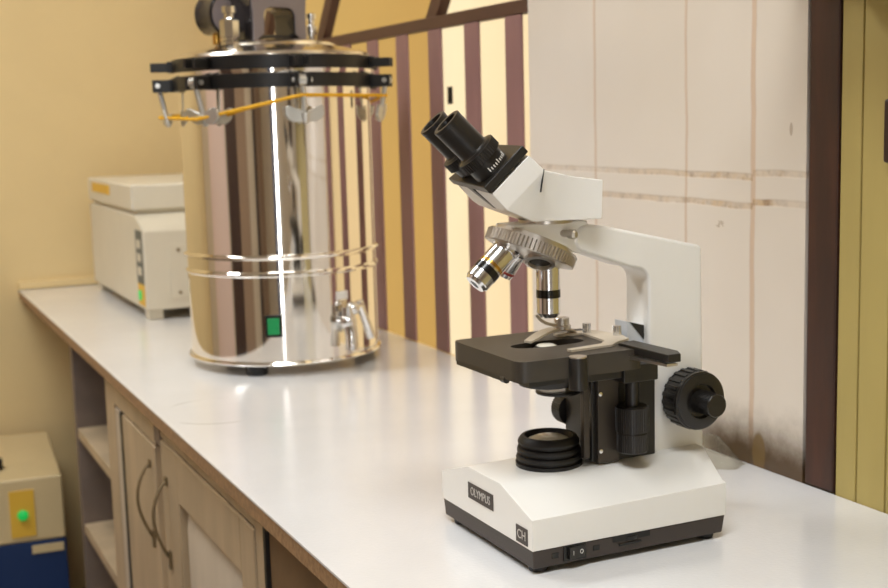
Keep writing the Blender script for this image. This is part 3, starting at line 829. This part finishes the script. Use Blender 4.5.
# drain tap and sticker
th = 35
p, d = on_drum(th + 1, .1290); MB().loft(panel(p, d, .024, .014, -.002, .0012)).build('sticker', 'white_print', sz)
p, d = on_drum(th, .085); t = V((-d.y, d.x, 0))
tp = MB()
tp.cyl(p - d * .002, p + d * .005, .019, 20); tp.cyl(p, p + d * .018, .0115, 16); tp.ball(p + d * .018, .0150, 16)
tp.tube([p + d * .018, p + d * .024 + V((0, 0, -.010)), p + d * .027 + V((0, 0, -.022)), p + d * .027 + V((0, 0, -.046))], [.0110, .0115, .0110, .0120], 14)
tp.cyl(p + d * .018, p + d * .018 + V((0, 0, .026)), .0105, 14)
tap = tp.build('drain_tap', 'chrome', sz, angle=40)
lv = MB(); c = p + d * .020 + V((0, 0, .022)) + t * .010; lv.ball(c, .0120, 14); lv.tube([c, c + t * .014 + V((0, 0, .006)), c + t * .022 + V((0, 0, -.012)), c + t * .038 + V((0, 0, -.054))], [.0090, .0100, .0070, .0085], 12)
lv.build('tap_lever', 'chrome', tap)

# yellow elastic cord round the hanging wing nuts
cord = MB(); pts = []
order = [0, 1, 2, 3, 4, 5, 6]
for i in order:
    d = dirv(LUGS[i]); c = cpos[i]
    pts.append(V((d.x, d.y, 0)) * (V((c.x, c.y)).length + .0125) + V((0, 0, {0: .4360, 1: .4310, 2: .4660, 3: .4640, 4: .455, 5: .45, 6: .445}[i])))
sm = []
n = len(pts)
for i in range(n):
    a, b = pts[i], pts[(i + 1) % n]
    for k in range(10):
        f = k / 10; p_ = a.lerp(b, f)
        rr = V((p_.x, p_.y)).length; need = TR + .006
        if rr < need: s_ = need / rr; p_ = V((p_.x * s_, p_.y * s_, p_.z))
        sm.append(p_)
cord.tube(sm, .0028, 8, closed=True)
tag(cord.build('elastic_cord', 'yellow_cord', None, loc=(TX, TY, H)), 'yellow elastic cord looped round the hanging wing nuts of the steel drum', 'cord')

# ================================================================== WATER BATH behind the drum
wb = thing('water_bath', (.182, 2.55, H), 'beige box shaped water bath with hinged lid behind the steel drum', 'laboratory bath')
WBW = .34
b1 = MB(); b1.prism([(0, .022), (0, .196), (.012, .206), (.085, .228), (.64, .228), (.64, .022)], 0, WBW, lambda a, b, t: (t, a, b))
b1.build('housing', 'bath', wb, bevel=.004)
lidb = MB(); lidb.box(-.004, WBW + .004, .080, .625, .236, .294); lidb.box(.004, WBW - .004, .09, .61, .228, .240)
lo = lidb.build('lid', 'bath', wb, bevel=.006, bseg=3)
MB().box(-.0055, -.004, .330, .560, .262, .284).build('lid_label', 'yellow_plate', lo)
for fx, fy in ((.022, .03), (WBW - .03, .03), (.022, .60), (WBW - .03, .60)):
    MB().box(fx - .016, fx + .016, fy - .02, fy + .02, 0, .022).build('foot', 'bath', wb, bevel=.002)
cp = MB().box(-.0012, .001, .010, .075, .078, .196).build('control_strip', 'panel_grey', wb)
for z in (.165, .135, .105):
    MB().box(-.0022, -.0011, .028, .060, z - .008, z + .010).build('display', 'bath', cp)
sp = MB().box(-.0012, .001, .010, .075, .030, .078).build('switch_plate', 'yellow_plate', wb)
gk = MB(); gk.M = align((-.001, .050, .052), (-1, 0, 0)); gk.lathe([(.012, 0), (.011, .004), (0, .005)], 20); gk.build('pilot_lamp', 'green_lamp', sp)
MB().box(-.0010, .001, .49, .60, .12, .19).build('side_label', 'yellow_plate', wb) if False else None
fpn = MB().box(.055, .26, -.002, .001, .045, .165).build('front_panel', 'bath', wb, bevel=.001)
for px_, pz in ((.075, .058), (.075, .152), (.24, .058), (.24, .152)):
    s = MB(); s.M = align((px_, -.002, pz), (0, -1, 0)); s.lathe([(.004, 0), (.004, .0015), (0, .002)], 12); s.build('panel_screw', 'handle', fpn)

# ================================================================== VOLTAGE STABILISER on the floor
vs = thing('voltage_stabiliser', (-.20, 2.80, 0), 'beige and navy floor standing electrical box with a green pilot lamp', 'electrical box')
vs.rotation_euler = (0, 0, math.radians(-4)); w2 = .211; top = H - .377
up = MB(); up.box(-w2, w2, 0, .46, H - .530, top); uo = up.build('top_cover', 'beige_panel', vs, bevel=.006)
lwr = MB(); lwr.box(-w2, w2, .002, .458, .02, H - .530); lwr.build('lower_case', 'navy', vs, bevel=.003)
for fx in (-.17, .17):
    for fy in (.05, .41):
        MB().box(fx - .02, fx + .02, fy - .02, fy + .02, 0, .02).build('foot', 'black_rubber', vs)
ypl = MB().box(.090, .145, -.003, .001, H - .515, H - .405).build('lamp_plate', 'yellow_plate', vs)
g2 = MB(); g2.M = align((.118, -.003, H - .463), (0, -1, 0)); g2.lathe([(.0125, 0), (.0115, .006), (.006, .009), (0, .0095)], 20); g2.build('pilot_lamp', 'green_lamp', ypl)
MB().box(.133, .204, -.0015, .003, H - .559, H - .540).build('label_plate', 'beige_panel', vs)
MB().box(.04, .085, .10, .13, top, top + .025).build('carry_handle', 'black_gloss', vs, bevel=.004)

# ================================================================== CLEAR PLASTIC SCRAP by the wall
pw = MB()
nx, ny = 16, 12
g = []
for i in range(nx):
    for j in range(ny):
        u, w = i / (nx - 1), j / (ny - 1)
        h = (math.sin(PI * u) ** .7) * (math.sin(PI * w) ** .7)
        z = .001 + .034 * h * (0.75 + .35 * math.sin(7 * u + 3 * w) * math.cos(5 * w - 2 * u)) + .004 * random.random() * h
        g.append((.505 + .058 * w + .004 * math.sin(9 * u), .985 + .115 * u + .006 * math.sin(8 * w), z))
pw.add(g, [(i * ny + j, (i + 1) * ny + j, (i + 1) * ny + j + 1, i * ny + j + 1) for i in range(nx - 1) for j in range(ny - 1)])
po = pw.build('plastic_film', 'clear', None, loc=(0, 0, H), angle=80)
tag(po, 'crumpled scrap of clear plastic film against the tiles behind the microscope knob', 'plastic film')
so_ = po.modifiers.new('thick', 'SOLIDIFY'); so_.thickness = .0004

# ================================================================== LIGHT
def area(name, loc, target, sx, sy, power, col):
    L = bpy.data.lights.new(name, 'AREA'); L.shape = 'RECTANGLE'; L.size = sx; L.size_y = sy; L.energy = power; L.color = col
    o = bpy.data.objects.new(name, L); C.objects.link(o); o.location = loc
    o.rotation_euler = (V(target) - V(loc)).to_track_quat('-Z', 'Y').to_euler()
    return o
for lx, ly, sx, sy, pw_ in LAMPS: area('ceiling_light', (lx, ly, TOPZ - .055), (lx, ly, 0), sx, sy, pw_, (.965, 1.0, 1.03))
area('door_daylight', ((dx0 + dx1) / 2, NY - .05, 1.06), ((dx0 + dx1) / 2, 0, 1.06), dx1 - dx0, 2.05, 12, (0.94, .97, 1.0))
S = bpy.data.lights.new('sun', 'SUN'); S.energy = 8.0; S.angle = math.radians(1.0); S.color = (1, .95, .84)
so2 = bpy.data.objects.new('sun', S); C.objects.link(so2)
so2.rotation_euler = V((.19, 0.0, -.98)).to_track_quat('-Z', 'Y').to_euler()
w = bpy.data.worlds.new('sky'); sc.world = w; w.use_nodes = True
bg = w.node_tree.nodes['Background']; bg.inputs[0].default_value = (.75, .86, 1.0, 1); bg.inputs[1].default_value = .8

# ================================================================== CAMERA
cam = bpy.data.cameras.new('camera'); co = bpy.data.objects.new('camera', cam); C.objects.link(co)
yaw, pitch, roll = 0.43723, -0.13898, -0.02728
f = V((math.sin(yaw) * math.cos(pitch), math.cos(yaw) * math.cos(pitch), math.sin(pitch)))
r_ = V((math.cos(yaw), -math.sin(yaw), 0)); u_ = r_.cross(f)
c_, s_ = math.cos(roll), math.sin(roll)
X = r_ * c_ + u_ * s_; Y = r_ * -s_ + u_ * c_; Z = -f
co.matrix_world = Matrix(((X.x, Y.x, Z.x, -0.3844), (X.y, Y.y, Z.y, -0.19301), (X.z, Y.z, Z.z, H + 0.42352), (0, 0, 0, 1)))
cam.sensor_fit = 'HORIZONTAL'; cam.sensor_width = 36.0; cam.lens = 1262.49 / 888 * 36.0
cam.clip_start = 0.02; cam.clip_end = 60
cam.dof.use_dof = True; cam.dof.focus_distance = 1.13; cam.dof.aperture_fstop = 9.0
sc.camera = co
sc.view_settings.view_transform = 'Standard'; sc.view_settings.look = 'None'
sc.view_settings.gamma = 1.0; sc.view_settings.use_curve_mapping = False
sc.view_settings.exposure = 0.58
sc.cycles.use_denoising = True
sc.cycles.max_bounces = 10; sc.cycles.diffuse_bounces = 6; sc.cycles.glossy_bounces = 6
sc.cycles.sample_clamp_indirect = 6.0
